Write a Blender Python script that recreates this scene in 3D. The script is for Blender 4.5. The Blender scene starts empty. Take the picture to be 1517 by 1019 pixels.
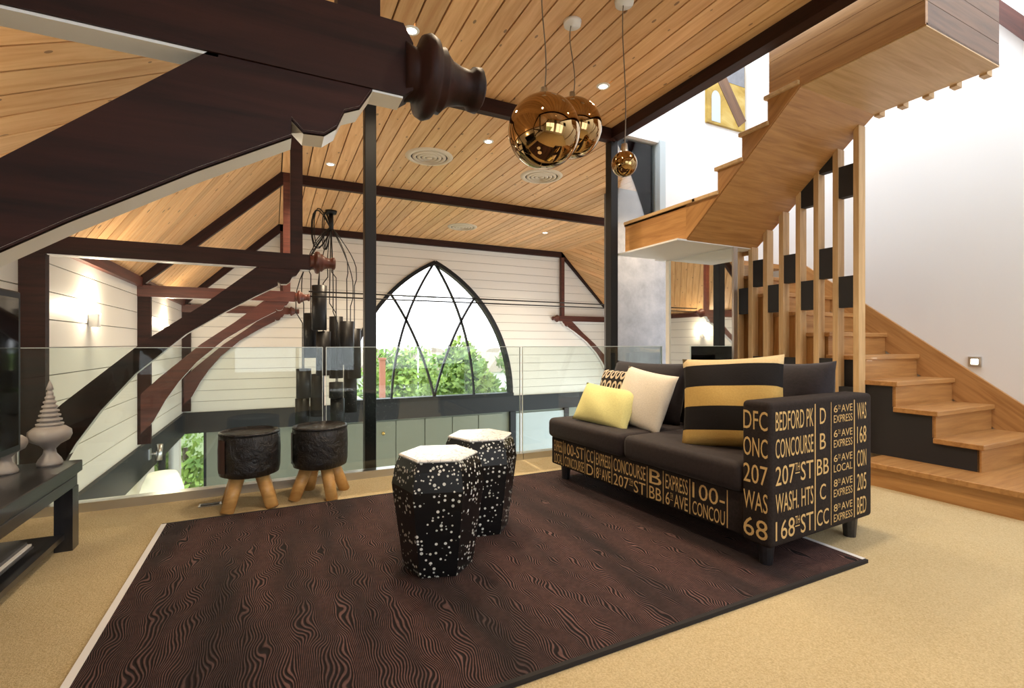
import bpy, bmesh, math, random
from mathutils import Vector, Matrix
random.seed(7)
SC = bpy.context.scene
COL = SC.collection
# ------------------------------------------------------------------ camera, world, light, exposure
cd = bpy.data.cameras.new('camera'); cam = bpy.data.objects.new('camera', cd); COL.objects.link(cam)
cd.sensor_fit = 'HORIZONTAL'; cd.sensor_width = 36.0; cd.lens = 716/1517*36.0
cd.clip_start = 0.02; cd.clip_end = 600
cam.location = (0, 0, 1.0); cam.rotation_euler = (math.pi/2, 0, math.radians(-26.3))
SC.camera = cam
wd = bpy.data.worlds.new('World'); SC.world = wd; wd.use_nodes = True
bg = wd.node_tree.nodes['Background']; bg.inputs[0].default_value = (0.93, 0.96, 1.0, 1); bg.inputs[1].default_value = 3.0
SC.view_settings.view_transform = 'Standard'; SC.view_settings.look = 'None'
SC.view_settings.gamma = 1.0; SC.view_settings.use_curve_mapping = False
SC.view_settings.exposure = 0.5

# ------------------------------------------------------------------ helpers
W = {}                                   # world matrix of every object made here
def link(o, M=None, parent=None):
    COL.objects.link(o); M = M or Matrix.Identity(4); W[o] = M
    o.matrix_basis = M
    if parent:
        o.parent = parent; o.matrix_parent_inverse = W[parent].inverted()
    return o
def T(x, y, z): return Matrix.Translation((x, y, z))
def tag(o, label, cat, group=None, kind=None):
    o['label'] = label
    if cat: o['category'] = cat
    if group: o['group'] = group
    if kind: o['kind'] = kind
    return o
def thing(name, label, cat, loc, group=None, rz=0.0):
    o = bpy.data.objects.new(name, None); o.empty_display_size = .05
    link(o, T(*loc) @ Matrix.Rotation(rz, 4, 'Z')); return tag(o, label, cat, group)
def struct(o, label=None):
    o['kind'] = 'structure'
    if label: o['label'] = label
    return o
def mesh(name, verts, faces, mat, parent=None, M=None, smooth=False):
    me = bpy.data.meshes.new(name); me.from_pydata([tuple(v) for v in verts], [], faces); 
    bm = bmesh.new(); bm.from_mesh(me); bmesh.ops.recalc_face_normals(bm, faces=bm.faces); bm.to_mesh(me); bm.free()
    if smooth: me.polygons.foreach_set('use_smooth', [True]*len(me.polygons))
    me.materials.append(mat)
    return link(bpy.data.objects.new(name, me), M, parent)
def bmobj(name, bm, mat, parent=None, M=None, smooth=False):
    bmesh.ops.recalc_face_normals(bm, faces=bm.faces)
    me = bpy.data.meshes.new(name); bm.to_mesh(me); bm.free()
    if smooth: me.polygons.foreach_set('use_smooth', [True]*len(me.polygons))
    me.materials.append(mat)
    return link(bpy.data.objects.new(name, me), M, parent)
def add_box(bm, lo, hi, bev=0.0, seg=1):
    c = [(lo[i]+hi[i])/2 for i in range(3)]; s = [abs(hi[i]-lo[i]) for i in range(3)]
    r = bmesh.ops.create_cube(bm, size=1, matrix=Matrix.Translation(c) @ Matrix.Diagonal((s[0], s[1], s[2], 1)))
    if bev > 0:
        es = list({e for v in r['verts'] for e in v.link_edges})
        bmesh.ops.bevel(bm, geom=es, offset=bev, segments=seg, profile=.5, affect='EDGES')
def box(name, lo, hi, mat, parent=None, bev=0.0, seg=1, smooth=False):
    """box given in world coords; origin at its base centre, local x = longest axis (wood grain)"""
    s = [hi[i]-lo[i] for i in range(3)]; c = [(lo[i]+hi[i])/2 for i in range(3)]
    k = s.index(max(s))
    if k == 0: R = Matrix.Identity(4)
    elif k == 1: R = Matrix.Rotation(math.pi/2, 4, 'Z'); s = [s[1], s[0], s[2]]
    else: R = Matrix.Rotation(-math.pi/2, 4, 'Y'); s = [s[2], s[1], s[0]]
    bm = bmesh.new(); add_box(bm, [-v/2 for v in s], [v/2 for v in s], bev, seg)
    return bmobj(name, bm, mat, parent, Matrix.Translation(c) @ R, smooth)
def beam(name, p0, p1, w, h, mat, parent=None, up=(0, 0, 1), bev=0.0):
    p0 = Vector(p0); p1 = Vector(p1); d = p1-p0; L = d.length; d.normalize()
    u = Vector(up); y = u.cross(d)
    if y.length < 1e-4: y = Vector((0, 1, 0)).cross(d)
    y.normalize(); z = d.cross(y)
    M = Matrix((( d.x, y.x, z.x, p0.x), (d.y, y.y, z.y, p0.y), (d.z, y.z, z.z, p0.z), (0, 0, 0, 1)))
    bm = bmesh.new(); add_box(bm, (0, -w/2, -h/2), (L, w/2, h/2), bev)
    return bmobj(name, bm, mat, parent, M)
def tube_verts(pts, r, n=8, closed_ends=True):
    V = []; F = []; N = len(pts); pts = [Vector(p) for p in pts]
    ref = Vector((.31, .87, .38))
    for i, p in enumerate(pts):
        d = (pts[min(i+1, N-1)]-pts[max(i-1, 0)]).normalized()
        a = d.cross(ref).normalized(); b = d.cross(a)
        rr = r[i] if isinstance(r, (list, tuple)) else r
        for k in range(n):
            t = 2*math.pi*k/n; V.append(p+a*(rr*math.cos(t))+b*(rr*math.sin(t)))
    for i in range(N-1):
        for k in range(n):
            F.append((i*n+k, i*n+(k+1) % n, (i+1)*n+(k+1) % n, (i+1)*n+k))
    if closed_ends: F.append(tuple(range(n))); F.append(tuple(range((N-1)*n, N*n)))
    return V, F
def tube(name, pts, r, mat, parent=None, n=8, smooth=True):
    o = Vector(pts[0]); V, F = tube_verts([Vector(p)-o for p in pts], r, n)
    return mesh(name, V, F, mat, parent, T(*o), smooth)
def lathe(name, prof, mat, parent=None, M=None, n=28, smooth=True, cap=True):
    V = []; F = []
    for r, z in prof:
        for k in range(n):
            t = 2*math.pi*k/n; V.append((r*math.cos(t), r*math.sin(t), z))
    for i in range(len(prof)-1):
        for k in range(n): F.append((i*n+k, i*n+(k+1) % n, (i+1)*n+(k+1) % n, (i+1)*n+k))
    if cap: F.append(tuple(range(n))); F.append(tuple(range((len(prof)-1)*n, len(prof)*n)))
    return mesh(name, V, F, mat, parent, M, smooth)
def prism_xz(name, prof, y0, y1, mat, parent=None, off=(0, 0, 0)):
    """closed outline in x,z extruded along y"""
    n = len(prof)
    V = [(x, y0, z) for x, z in prof]+[(x, y1, z) for x, z in prof]
    F = [tuple(range(n)), tuple(range(2*n-1, n-1, -1))]+[(i, (i+1) % n, n+(i+1) % n, n+i) for i in range(n)]
    o = mesh(name, V, F, mat, parent, T(*off)); return o
def yz_prism(name, out, x0, x1, mat, parent, slope=0.0):
    """outline in y,z extruded along x; grain (local x) along the given slope in the yz plane"""
    c, q = math.cos(slope), math.sin(slope); n = len(out)
    Fm = Matrix(((0, -1, 0, x0), (c, 0, -q, out[0][0]), (q, 0, c, out[0][1]), (0, 0, 0, 1))); Fi = Fm.inverted()
    V = [Fi @ Vector((x, y, z)) for x in (x0, x1) for y, z in out]
    return mesh(name, V, [tuple(range(n)), tuple(range(n, 2*n))]+[(i, (i+1) % n, n+(i+1) % n, n+i) for i in range(n)], mat, parent, Fm)
def clip(poly, a, b, c):                 # keep a*x+b*y <= c
    out = []
    for i in range(len(poly)):
        p = poly[i]; q = poly[(i+1) % len(poly)]
        fp = a*p[0]+b*p[1]-c; fq = a*q[0]+b*q[1]-c
        if fp <= 0: out.append(p)
        if (fp < 0 < fq) or (fq < 0 < fp):
            t = fp/(fp-fq); out.append((p[0]+t*(q[0]-p[0]), p[1]+t*(q[1]-p[1])))
    return out
def area(p): return abs(sum(p[i][0]*p[(i+1) % len(p)][1]-p[(i+1) % len(p)][0]*p[i][1] for i in range(len(p))))/2
def board_poly(name, poly, O, A, B, N, ang, th, mat, parent):
    """one board: convex polygon in plane coords (a,b), grain along angle ang"""
    ca, sa = math.cos(ang), math.sin(ang)
    D = A*ca+B*sa; C = -A*sa+B*ca; Z = D.cross(C); sg = 1 if Z.dot(N) > 0 else -1
    L = [(p[0]*ca+p[1]*sa, -p[0]*sa+p[1]*ca) for p in poly]
    x0 = min(p[0] for p in L); y0 = min(p[1] for p in L)
    P = O+D*x0+C*y0
    M = Matrix(((D.x, C.x, Z.x, P.x), (D.y, C.y, Z.y, P.y), (D.z, C.z, Z.z, P.z), (0, 0, 0, 1)))
    n = len(L)
    V = [(p[0]-x0, p[1]-y0, 0) for p in L]+[(p[0]-x0, p[1]-y0, sg*th) for p in L]
    F = [tuple(range(n)), tuple(range(2*n-1, n-1, -1))]+[(i, (i+1) % n, n+(i+1) % n, n+i) for i in range(n)]
    return mesh(name, V, F, mat, parent, M)
def boards(name, poly, O, A, B, N, ang, w, gap, th, mat, parent):
    O, A, B, N = Vector(O), Vector(A), Vector(B), Vector(N)
    ca, sa = math.cos(ang), math.sin(ang)
    cs = [-p[0]*sa+p[1]*ca for p in poly]; lo, hi = min(cs), max(cs)
    k = 0
    while lo+k*w < hi-.004:
        c0 = lo+k*w; c1 = c0+w-gap; k += 1
        q = clip(clip(poly, -sa, ca, c1), sa, -ca, -c0)
        if len(q) >= 3 and area(q) > .0015: board_poly(name, q, O, A, B, N, ang, th, mat, parent)

# ------------------------------------------------------------------ materials
def newmat(name, rough=.5, metal=0.0, color=(.5, .5, .5), spec=.5, coat=0.0):
    m = bpy.data.materials.new(name); m.use_nodes = True
    b = m.node_tree.nodes['Principled BSDF']
    b.inputs['Base Color'].default_value = (*color, 1); b.inputs['Roughness'].default_value = rough
    b.inputs['Metallic'].default_value = metal; b.inputs['Specular IOR Level'].default_value = spec
    b.inputs['Coat Weight'].default_value = coat
    return m
class NT:
    def __init__(s, m): s.t = m.node_tree; s.b = s.t.nodes['Principled BSDF']
    def n(s, ty, **kw):
        x = s.t.nodes.new(ty)
        for k, v in kw.items():
            if k in x.inputs.keys() if False else False: pass
            setattr(x, k, v)
        return x
    def l(s, a, b): s.t.links.new(a, b)
    def math(s, op, a, b=None, c=None):
        x = s.t.nodes.new('ShaderNodeMath'); x.operation = op
        for i, v in enumerate((a, b, c)):
            if v is None: continue
            if isinstance(v, (int, float)): x.inputs[i].default_value = v
            else: s.l(v, x.inputs[i])
        return x.outputs[0]
    def ramp(s, fac, stops, interp='LINEAR'):
        x = s.t.nodes.new('ShaderNodeValToRGB'); x.color_ramp.interpolation = interp
        e = x.color_ramp.elements
        while len(e) < len(stops): e.new(.5)
        for i, (p, c) in enumerate(stops): e[i].position = p; e[i].color = (*c, 1)
        s.l(fac, x.inputs[0]); return x.outputs[0]
    def noise(s, vec, scale, detail=3, rough=.5, dist=0.0):
        x = s.t.nodes.new('ShaderNodeTexNoise'); x.inputs['Scale'].default_value = scale
        x.inputs['Detail'].default_value = detail; x.inputs['Roughness'].default_value = rough
        x.inputs['Distortion'].default_value = dist
        s.l(vec, x.inputs['Vector']); return x.outputs[0]
    def mapping(s, vec, scale=(1, 1, 1), loc=None):
        x = s.t.nodes.new('ShaderNodeMapping'); x.inputs['Scale'].default_value = scale
        s.l(vec, x.inputs['Vector'])
        if loc is not None: s.l(loc, x.inputs['Location'])
        return x.outputs[0]
    def coord(s): return s.t.nodes.new('ShaderNodeTexCoord').outputs['Object']
    def mix(s, f, a, b, mode='MIX'):
        x = s.t.nodes.new('ShaderNodeMix'); x.data_type = 'RGBA'; x.blend_type = mode
        for i, v in ((0, f), (6, a), (7, b)):
            if isinstance(v, (int, float)): x.inputs[i].default_value = v
            elif isinstance(v, tuple): x.inputs[i].default_value = (*v, 1)
            else: s.l(v, x.inputs[i])
        return x.outputs[2]
    def bump(s, h, strength=.3, dist=.01):
        x = s.t.nodes.new('ShaderNodeBump'); x.inputs['Strength'].default_value = strength
        x.inputs['Distance'].default_value = dist; s.l(h, x.inputs['Height']); s.l(x.outputs[0], s.b.inputs['Normal'])
    def base(s, c): s.l(c, s.b.inputs['Base Color'])
def wood(name, dark, light, rough=.4, grain=14, coat=0.0, knots=False, vary=.25, spec=.5):
    """grain along local x; every object shifts the pattern by its own random number"""
    m = newmat(name, rough, coat=coat, spec=spec); t = NT(m); co = t.coord()
    rnd = t.n('ShaderNodeObjectInfo').outputs['Random']
    off = t.n('ShaderNodeCombineXYZ'); r9 = t.math('MULTIPLY', rnd, 37.0); t.l(r9, off.inputs[0]); t.l(r9, off.inputs[1])
    v = t.mapping(co, (1.2, grain, grain), off.outputs[0])
    f = t.noise(v, 1.6, 6, .6, .6)
    mid = tuple((a+b)/2 for a, b in zip(dark, light))
    c = t.ramp(f, [(.3, dark), (.5, mid), (.72, light)])
    if knots:
        vo = t.n('ShaderNodeTexVoronoi'); vo.inputs['Scale'].default_value = 4.6
        t.l(t.mapping(co, (1, 2.2, 2.2), off.outputs[0]), vo.inputs['Vector'])
        k = t.math('LESS_THAN', vo.outputs['Distance'], .10)
        c = t.mix(t.math('MULTIPLY', k, .7), c, (.10, .04, .015))
    hv = t.n('ShaderNodeHueSaturation'); t.l(c, hv.inputs['Color'])
    t.l(t.math('ADD', t.math('MULTIPLY', rnd, vary), 1-vary/2), hv.inputs['Value'])
    t.base(hv.outputs[0]); t.bump(f, .12, .004)
    return m
M = {}
M['pine'] = wood('pine_boards', (.64, .33, .13), (.85, .55, .27), .45, 16, .05, True, .3)
M['darkwood'] = wood('stained_beam', (.010, .0035, .003), (.042, .012, .008), .55, 18, 0, False, .2, .25)
M['redwood'] = wood('red_stained_timber', (.05, .013, .008), (.13, .034, .020), .42, 18, .0, False, .2)
M['oak'] = wood('oak', (.33, .15, .045), (.54, .29, .105), .4, 18, .1, False, .14)
M['oak_pale'] = wood('oak_slat', (.52, .32, .14), (.72, .50, .26), .45, 18, 0, False, .12)
M['pinepeg'] = wood('stool_leg_wood', (.55, .28, .08), (.78, .48, .18), .4, 14, .2, False, .1)
M['walnut'] = wood('walnut_panel', (.10, .05, .025), (.20, .10, .05), .45, 16, 0, False, .2)
M['espresso'] = wood('espresso_veneer', (.010, .010, .012), (.028, .028, .033), .28, 16, .3, False, .1)
M['siding'] = newmat('white_weatherboard', .5, color=(.82, .80, .74))
M['groove'] = newmat('dark_groove', .9, color=(.035, .020, .012))
M['backing'] = newmat('wall_backing', .8, color=(.30, .29, .27))
M['white'] = newmat('white_plaster', .7, color=(.79, .80, .81))
M['soffit'] = newmat('plain_white', .35, color=(.86, .86, .85))
M['vent'] = newmat('cream_enamel', .5, color=(.66, .56, .42))
M['black'] = newmat('black_steel', .45, color=(.009, .009, .010), spec=.3)
M['blackmat'] = newmat('black_board', .6, color=(.018, .018, .022))
M['band'] = newmat('charcoal_paint', .5, color=(.022, .024, .029), spec=.3)
M['olive'] = newmat('olive_panel', .4, color=(.22, .24, .19))
M['paleblue'] = newmat('pale_panel', .3, color=(.45, .52, .55))
M['steel'] = newmat('brushed_steel', .3, metal=1, color=(.62, .62, .62))
M['brass'] = newmat('brass', .25, metal=1, color=(.75, .55, .22))
M['mirror'] = newmat('mirror', .02, metal=1, color=(.86, .88, .87))
M['concrete'] = newmat('concrete', .55); t = NT(M['concrete']); f = t.noise(t.coord(), 5, 6, .65); t.base(t.ramp(f, [(.3, (.15, .155, .175)), (.7, (.25, .255, .28))])); t.bump(f, .15)
M['ceramic'] = newmat('grey_ceramic', .45, color=(.30, .27, .25))
M['amber'] = newmat('amber_mirror_glass', .03, metal=1, color=(.42, .27, .12))
M['chrome'] = newmat('cord_grey', .4, color=(.16, .13, .10))
M['paper'] = newmat('paper', .7, color=(.72, .72, .70))
M['paper_dark'] = newmat('magazine_cover', .35, color=(.06, .06, .07))
M['gold_text'] = newmat('tan_print', .8, color=(.62, .42, .17))
M['gold_in'] = newmat('gold_lining', .3, metal=1, color=(.8, .55, .2))
def emis(name, c, s):
    m = newmat(name, .5, color=(.8, .8, .8)); b = m.node_tree.nodes['Principled BSDF']
    b.inputs['Emission Color'].default_value = (*c, 1); b.inputs['Emission Strength'].default_value = s; return m
M['lamp'] = emis('lamp_glow', (1, .88, .68), 14)
M['lantern'] = emis('lantern_paper', (1, .9, .6), .5)
def glassmat(name, tint, refl=.08):
    m = bpy.data.materials.new(name); m.use_nodes = True; nt = m.node_tree; nt.nodes.clear()
    o = nt.nodes.new('ShaderNodeOutputMaterial'); mx = nt.nodes.new('ShaderNodeMixShader')
    tr = nt.nodes.new('ShaderNodeBsdfTransparent'); gl = nt.nodes.new('ShaderNodeBsdfGlossy'); fr = nt.nodes.new('ShaderNodeFresnel')
    tr.inputs[0].default_value = (*tint, 1); gl.inputs['Roughness'].default_value = .01; fr.inputs[0].default_value = 1.45
    nt.links.new(fr.outputs[0], mx.inputs[0]); nt.links.new(tr.outputs[0], mx.inputs[1]); nt.links.new(gl.outputs[0], mx.inputs[2])
    nt.links.new(mx.outputs[0], o.inputs[0]); return m
M['glass'] = glassmat('balustrade_glass', (.90, .95, .93)); M['pane'] = glassmat('window_glass', (.97, .98, .98))
M['glass_edge'] = newmat('glass_edge', .2, color=(.62, .70, .68))
# carpet
m = M['carpet'] = newmat('gold_beige_carpet', .95, spec=.1); t = NT(m); co = t.coord()
f = t.noise(co, 160, 3, .7); g = t.noise(co, 2.2, 3, .5)
c = t.ramp(f, [(.3, (.40, .30, .15)), (.7, (.66, .54, .33))]); c = t.mix(t.math('MULTIPLY', g, .35), c, (.70, .60, .40)); t.base(c); t.bump(f, .7, .01)
# rug: dark brown with wood-grain moire lines
m = M['rug'] = newmat('moire_rug', .85, spec=.2); t = NT(m); co = t.coord()
wv = t.n('ShaderNodeTexWave', wave_type='BANDS', bands_direction='X'); wv.inputs['Scale'].default_value = 27
wv.inputs['Distortion'].default_value = 34; wv.inputs['Detail'].default_value = .3; wv.inputs['Detail Scale'].default_value = .32
t.l(t.mapping(co, (1.5, .8, 1)), wv.inputs['Vector'])
st = t.noise(t.mapping(co, (3.2, .5, 1)), 1.5, 3, .5)
hi = t.ramp(st, [(.36, (.055, .038, .039)), (.62, (.165, .086, .080))])
wl = t.math('MULTIPLY', t.ramp(wv.outputs['Fac'], [(.45, (0, 0, 0)), (.8, (1, 1, 1))]), t.math('ADD', t.noise(co, 60, 2), .35))
t.base(t.mix(wl, (.011, .007, .008), hi)); t.bump(wv.outputs['Fac'], .5, .006)
M['binding'] = newmat('white_binding', .8, color=(.72, .72, .74)); M['binding_dark'] = newmat('dark_binding', .8, color=(.010, .008, .009))
# fabrics
def fabric(name, col, rough=.85, sc=90, amt=.35, sheen=.0):
    m = newmat(name, rough, spec=.25); t = NT(m); co = t.coord(); f = t.noise(co, sc, 3, .6)
    t.base(t.ramp(f, [(.25, tuple(c*(1-amt) for c in col)), (.75, tuple(min(1, c*(1+amt)) for c in col))])); t.bump(f, .25, .004)
    m.node_tree.nodes['Principled BSDF'].inputs['Sheen Weight'].default_value = sheen; return m
M['seat'] = fabric('charcoal_velvet', (.022, .015, .016), .7, 60, .3, .08)
M['print'] = fabric('black_print_cloth', (.020, .014, .013), .85)
M['cream'] = fabric('cream_linen', (.74, .68, .58), .9, 120, .08)
M['yellow'] = fabric('lemon_linen', (.78, .74, .33), .9, 120, .08)
M['plum'] = fabric('plum_velvet', (.014, .010, .014), .7, 60, .3, .12)
m = M['stripe'] = newmat('striped_linen', .9, spec=.2); t = NT(m); co = t.coord(); sp = t.n('ShaderNodeSeparateXYZ'); t.l(co, sp.inputs[0])
f = t.math('ADD', t.math('MULTIPLY', sp.outputs[2], 1/.54), .5)
G = (.60, .40, .13); K = (.014, .012, .013)
c = t.ramp(f, [(0, G), (.20, K), (.43, G), (.63, K), (.86, (.70, .55, .32))], 'CONSTANT')
nz = t.noise(co, 130, 3); t.base(t.mix(t.math('MULTIPLY', nz, .35), c, (.25, .17, .07), 'MULTIPLY')); t.bump(nz, .25, .004)
m = M['rings'] = newmat('ring_print_cloth', .85, spec=.2); t = NT(m); sp = t.n('ShaderNodeSeparateXYZ'); t.l(t.coord(), sp.inputs[0])
a = t.math('SUBTRACT', t.math('FRACT', t.math('MULTIPLY', sp.outputs[0], 17)), .5); b = t.math('SUBTRACT', t.math('FRACT', t.math('MULTIPLY', sp.outputs[2], 11)), .5)
d = t.math('SQRT', t.math('ADD', t.math('MULTIPLY', a, a), t.math('MULTIPLY', b, b)))
r = t.math('MULTIPLY', t.math('GREATER_THAN', d, .2), t.math('LESS_THAN', d, .42)); t.base(t.mix(r, (.02, .018, .018), (.62, .52, .38)))
# hide
m = M['hide'] = newmat('black_hide', .38, spec=.6); t = NT(m); co = t.coord(); f = t.noise(co, 16, 5, .65, 1.2)
t.base(t.ramp(f, [(.3, (.004, .004, .005)), (.75, (.022, .020, .021))])); t.bump(f, .9, .02)
M['seam'] = newmat('oxblood_leather', .4, color=(.055, .016, .014))
# mother of pearl dots
m = M['dots'] = newmat('pearl_dot_lacquer', .35, spec=.3); t = NT(m); co = t.coord()
vo = t.n('ShaderNodeTexVoronoi'); vo.inputs['Scale'].default_value = 58; vo.inputs['Randomness'].default_value = .75; t.l(co, vo.inputs['Vector'])
sp = t.n('ShaderNodeSeparateXYZ'); t.l(co, sp.inputs[0]); sc = t.n('ShaderNodeSeparateColor'); t.l(vo.outputs['Color'], sc.inputs[0])
den = t.ramp(t.math('MULTIPLY', sp.outputs[2], 2.0), [(0, (.7,)*3), (.2, (.5,)*3), (.5, (.36,)*3), (.75, (.55,)*3), (.9, (1,)*3)])
on = t.math('MULTIPLY', t.math('LESS_THAN', sc.outputs[0], den), t.math('LESS_THAN', vo.outputs['Distance'], t.math('ADD', t.math('MULTIPLY', sc.outputs[1], .22), .2)))
t.base(t.mix(on, (.007, .007, .008), t.mix(sc.outputs[2], (.55, .57, .52), (.85, .85, .82))))
m = M['pearl_top'] = newmat('pearl_top', .2, spec=.6); t = NT(m); co = t.coord(); vo = t.n('ShaderNodeTexVoronoi', feature='DISTANCE_TO_EDGE'); vo.inputs['Scale'].default_value = 22; t.l(co, vo.inputs['Vector'])
e = t.math('LESS_THAN', vo.outputs['Distance'], .035); t.base(t.mix(t.math('MULTIPLY', e, .45), (.86, .87, .86), (.15, .15, .15)))
# outside
M['leaf'] = newmat('leaf', .6); t = NT(M['leaf']); t.base(t.ramp(t.noise(t.coord(), 3, 3), [(.35, (.10, .20, .025)), (.65, (.34, .46, .08))]))
M['bark'] = newmat('bark', .9, color=(.10, .07, .05)); M['grass'] = newmat('grass', .95, color=(.16, .20, .08))
M['tile'] = newmat('roof_tile', .8, color=(.42, .33, .27)); M['brick'] = newmat('red_brick', .85, color=(.42, .16, .10)); M['house'] = newmat('house_render', .8, color=(.62, .60, .56))
M['lowfloor'] = newmat('lower_floor', .4, color=(.30, .27, .22))

# ------------------------------------------------------------------ structure
XL, XR, KL, KR, YG, ZE, ZC = -1.33, 7.33, .08, 6.02, 9.5, 1.72, 3.10
YE = 3.88                                 # mezzanine edge
fl = struct(box('floor', (XL, -2.2, -.28), (5.0, YE, 0), M['carpet']), 'gold beige carpeted mezzanine floor')
fl2 = struct(box('floor_lower', (XL, YE-6, -2.75), (XR, YG, -2.65), M['lowfloor']), 'floor of the hall below the mezzanine')
# ceiling: slab, boards
ceil = struct(mesh('ceiling', [(KL, -2.2, ZC+.03), (3.0, -2.2, ZC+.03), (3.0, YE+.12, ZC+.03), (KR, YE+.12, ZC+.03), (KR, YG, ZC+.03), (KL, YG, ZC+.03),
     (KL, -2.2, ZC+.08), (3.0, -2.2, ZC+.08), (3.0, YE+.12, ZC+.08), (KR, YE+.12, ZC+.08), (KR, YG, ZC+.08), (KL, YG, ZC+.08)],
     [(0, 1, 2, 3, 4, 5), (6, 7, 8, 9, 10, 11)]+[(i, (i+1) % 6, 6+(i+1) % 6, 6+i) for i in range(6)], M['groove']), 'pine board ceiling')
for (x0, x1, y0, y1) in ((KL, 3.0, -2.2, 3.83), (KL, KR, 4.0, 6.57), (KL, KR, 6.57, YG)):
    boards('ceiling_board', [(x0, y0), (x1, y0), (x1, y1), (x0, y1)], (0, 0, ZC+.03), (1, 0, 0), (0, 1, 0), (0, 0, -1), math.pi/2, .1447, .012, .03, M['pine'], ceil)
# sloped roof sides
SL = math.hypot(KL-XL, ZC-ZE); S = Vector(((KL-XL)/SL, 0, (ZC-ZE)/SL)); SN = Vector((S.z, 0, -S.x))
S2 = Vector((-S.x, 0, S.z)); SN2 = Vector((-S.z, 0, -S.x))
def slope(name, O, Sv, Nv, y0, y1, label):
    O = Vector(O); a = [O+Vector((0, y, 0))+Sv*s-Nv*d for d in (.03, .08) for y, s in ((y0, 0), (y1, 0), (y1, SL), (y0, SL))]
    return struct(mesh(name, a, [(0, 1, 2, 3), (4, 5, 6, 7), (0, 1, 5, 4), (1, 2, 6, 5), (2, 3, 7, 6), (3, 0, 4, 7)], M['groove']), label)
rl = slope('ceiling_slope_left', (XL, 0, ZE), S, SN, -2.2, YG, 'left roof slope of diagonal pine boards')
rr = slope('ceiling_slope_right', (XR, 0, ZE), S2, SN2, YE, YG, 'right roof slope of diagonal pine boards')
for y0, y1, an in ((-1.8, .97, 1), (.97, 3.8, 1), (3.8, 6.57, -1), (6.57, YG, -1)):
    boards('slope_board', [(y0, 0), (y1, 0), (y1, SL), (y0, SL)], Vector((XL, 0, ZE))-SN*.03, (0, 1, 0), S, SN, math.atan2(1, .75*an), .14, .009, .03, M['pine'], rl)
for y0, y1 in ((YE, 6.57), (6.57, YG)):
    boards('slope_board', [(y0, 0), (y1, 0), (y1, SL), (y0, SL)], Vector((XR, 0, ZE))-SN2*.03, (0, 1, 0), S2, SN2, math.atan2(1, 1.4), .14, .009, .03, M['pine'], rr)
# gable wall with pointed window
WX, WB, WH, WA = 2.95, -.08, 1.72, 2.66
R_ = ((WA-WB)**2+WH**2)/(2*WH)
def halfw(z): return max(0., math.sqrt(max(0, R_**2-(z-WB)**2))-(R_-WH))
gp = [(XL, -.13), (XR, -.13), (XR, ZE), (KR, ZC+.05), (KL, ZC+.05), (XL, ZE)]
bv = []; bf = []
gw = bpy.data.objects.new('wall_gable', bpy.data.meshes.new('wall_gable')); link(gw); struct(gw, 'white weatherboard gable wall around the pointed window')
zz = -.13; rows = []
while zz < ZC+.05: rows.append((zz, min(zz+.178, ZC+.05))); zz += .178
def split_row(z0, z1, g):
    q = clip(clip(gp, 0, 1, z1-g), 0, -1, -z0)
    if z0 >= WA: return [q]
    za, zb = max(z0, WB), min(z1, WA); ha, hb = halfw(za), halfw(zb)
    out = []
    for s in (-1, 1):                     # s*(x-WX) >= line through (ha,za),(hb,zb)
        k = (hb-ha)/(zb-za)               # h(z) = ha + k (z-za);  -s*(x-WX) + k z <= k za - ha
        c_ = k*za-ha - s*WX
        p = clip(q, -s, k, c_)
        p = clip(p, -s, 0, -s*WX) if p else p
        if len(p) > 2: out.append(p)
    return out
for z0, z1 in rows:
    for p in split_row(z0, z1, 0):
        i = len(bv); n = len(p)
        bv += [(x, YG+.02, z) for x, z in p]+[(x, YG+.16, z) for x, z in p]
        bf += [tuple(range(i, i+n)), tuple(range(i+n, i+2*n))]+[(i+j, i+(j+1) % n, i+n+(j+1) % n, i+n+j) for j in range(n)]
    for p in split_row(z0, z1, .007):
        if area(p) > .002: board_poly('weatherboard', p, Vector((0, YG+.02, 0)), Vector((1, 0, 0)), Vector((0, 0, 1)), Vector((0, -1, 0)), 0, .02, M['siding'], gw)
gw.data.from_pydata(bv, [], bf); gw.data.materials.append(M['backing'])
# side walls
wl_ = struct(box('wall_left', (XL-.16, -2.2, -.13), (XL-.02, YG+.16, ZE), M['backing']), 'white weatherboard side wall behind the timber brackets')
boards('weatherboard', [(-2.2, -.13), (YG, -.13), (YG, ZE), (-2.2, ZE)], (XL-.02, 0, 0), (0, 1, 0), (0, 0, 1), (1, 0, 0), 0, .185, .007, .02, M['siding'], wl_)
wr_ = struct(box('wall_nave_right', (XR+.02, YE, -.13), (XR+.16, YG+.16, ZE), M['backing']), 'white weatherboard wall on the far side of the hall')
boards('weatherboard', [(YE, -.13), (YG, -.13), (YG, ZE), (YE, ZE)], (XR+.02, 0, 0), (0, 1, 0), (0, 0, 1), (-1, 0, 0), 0, .185, .007, .02, M['siding'], wr_)
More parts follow.
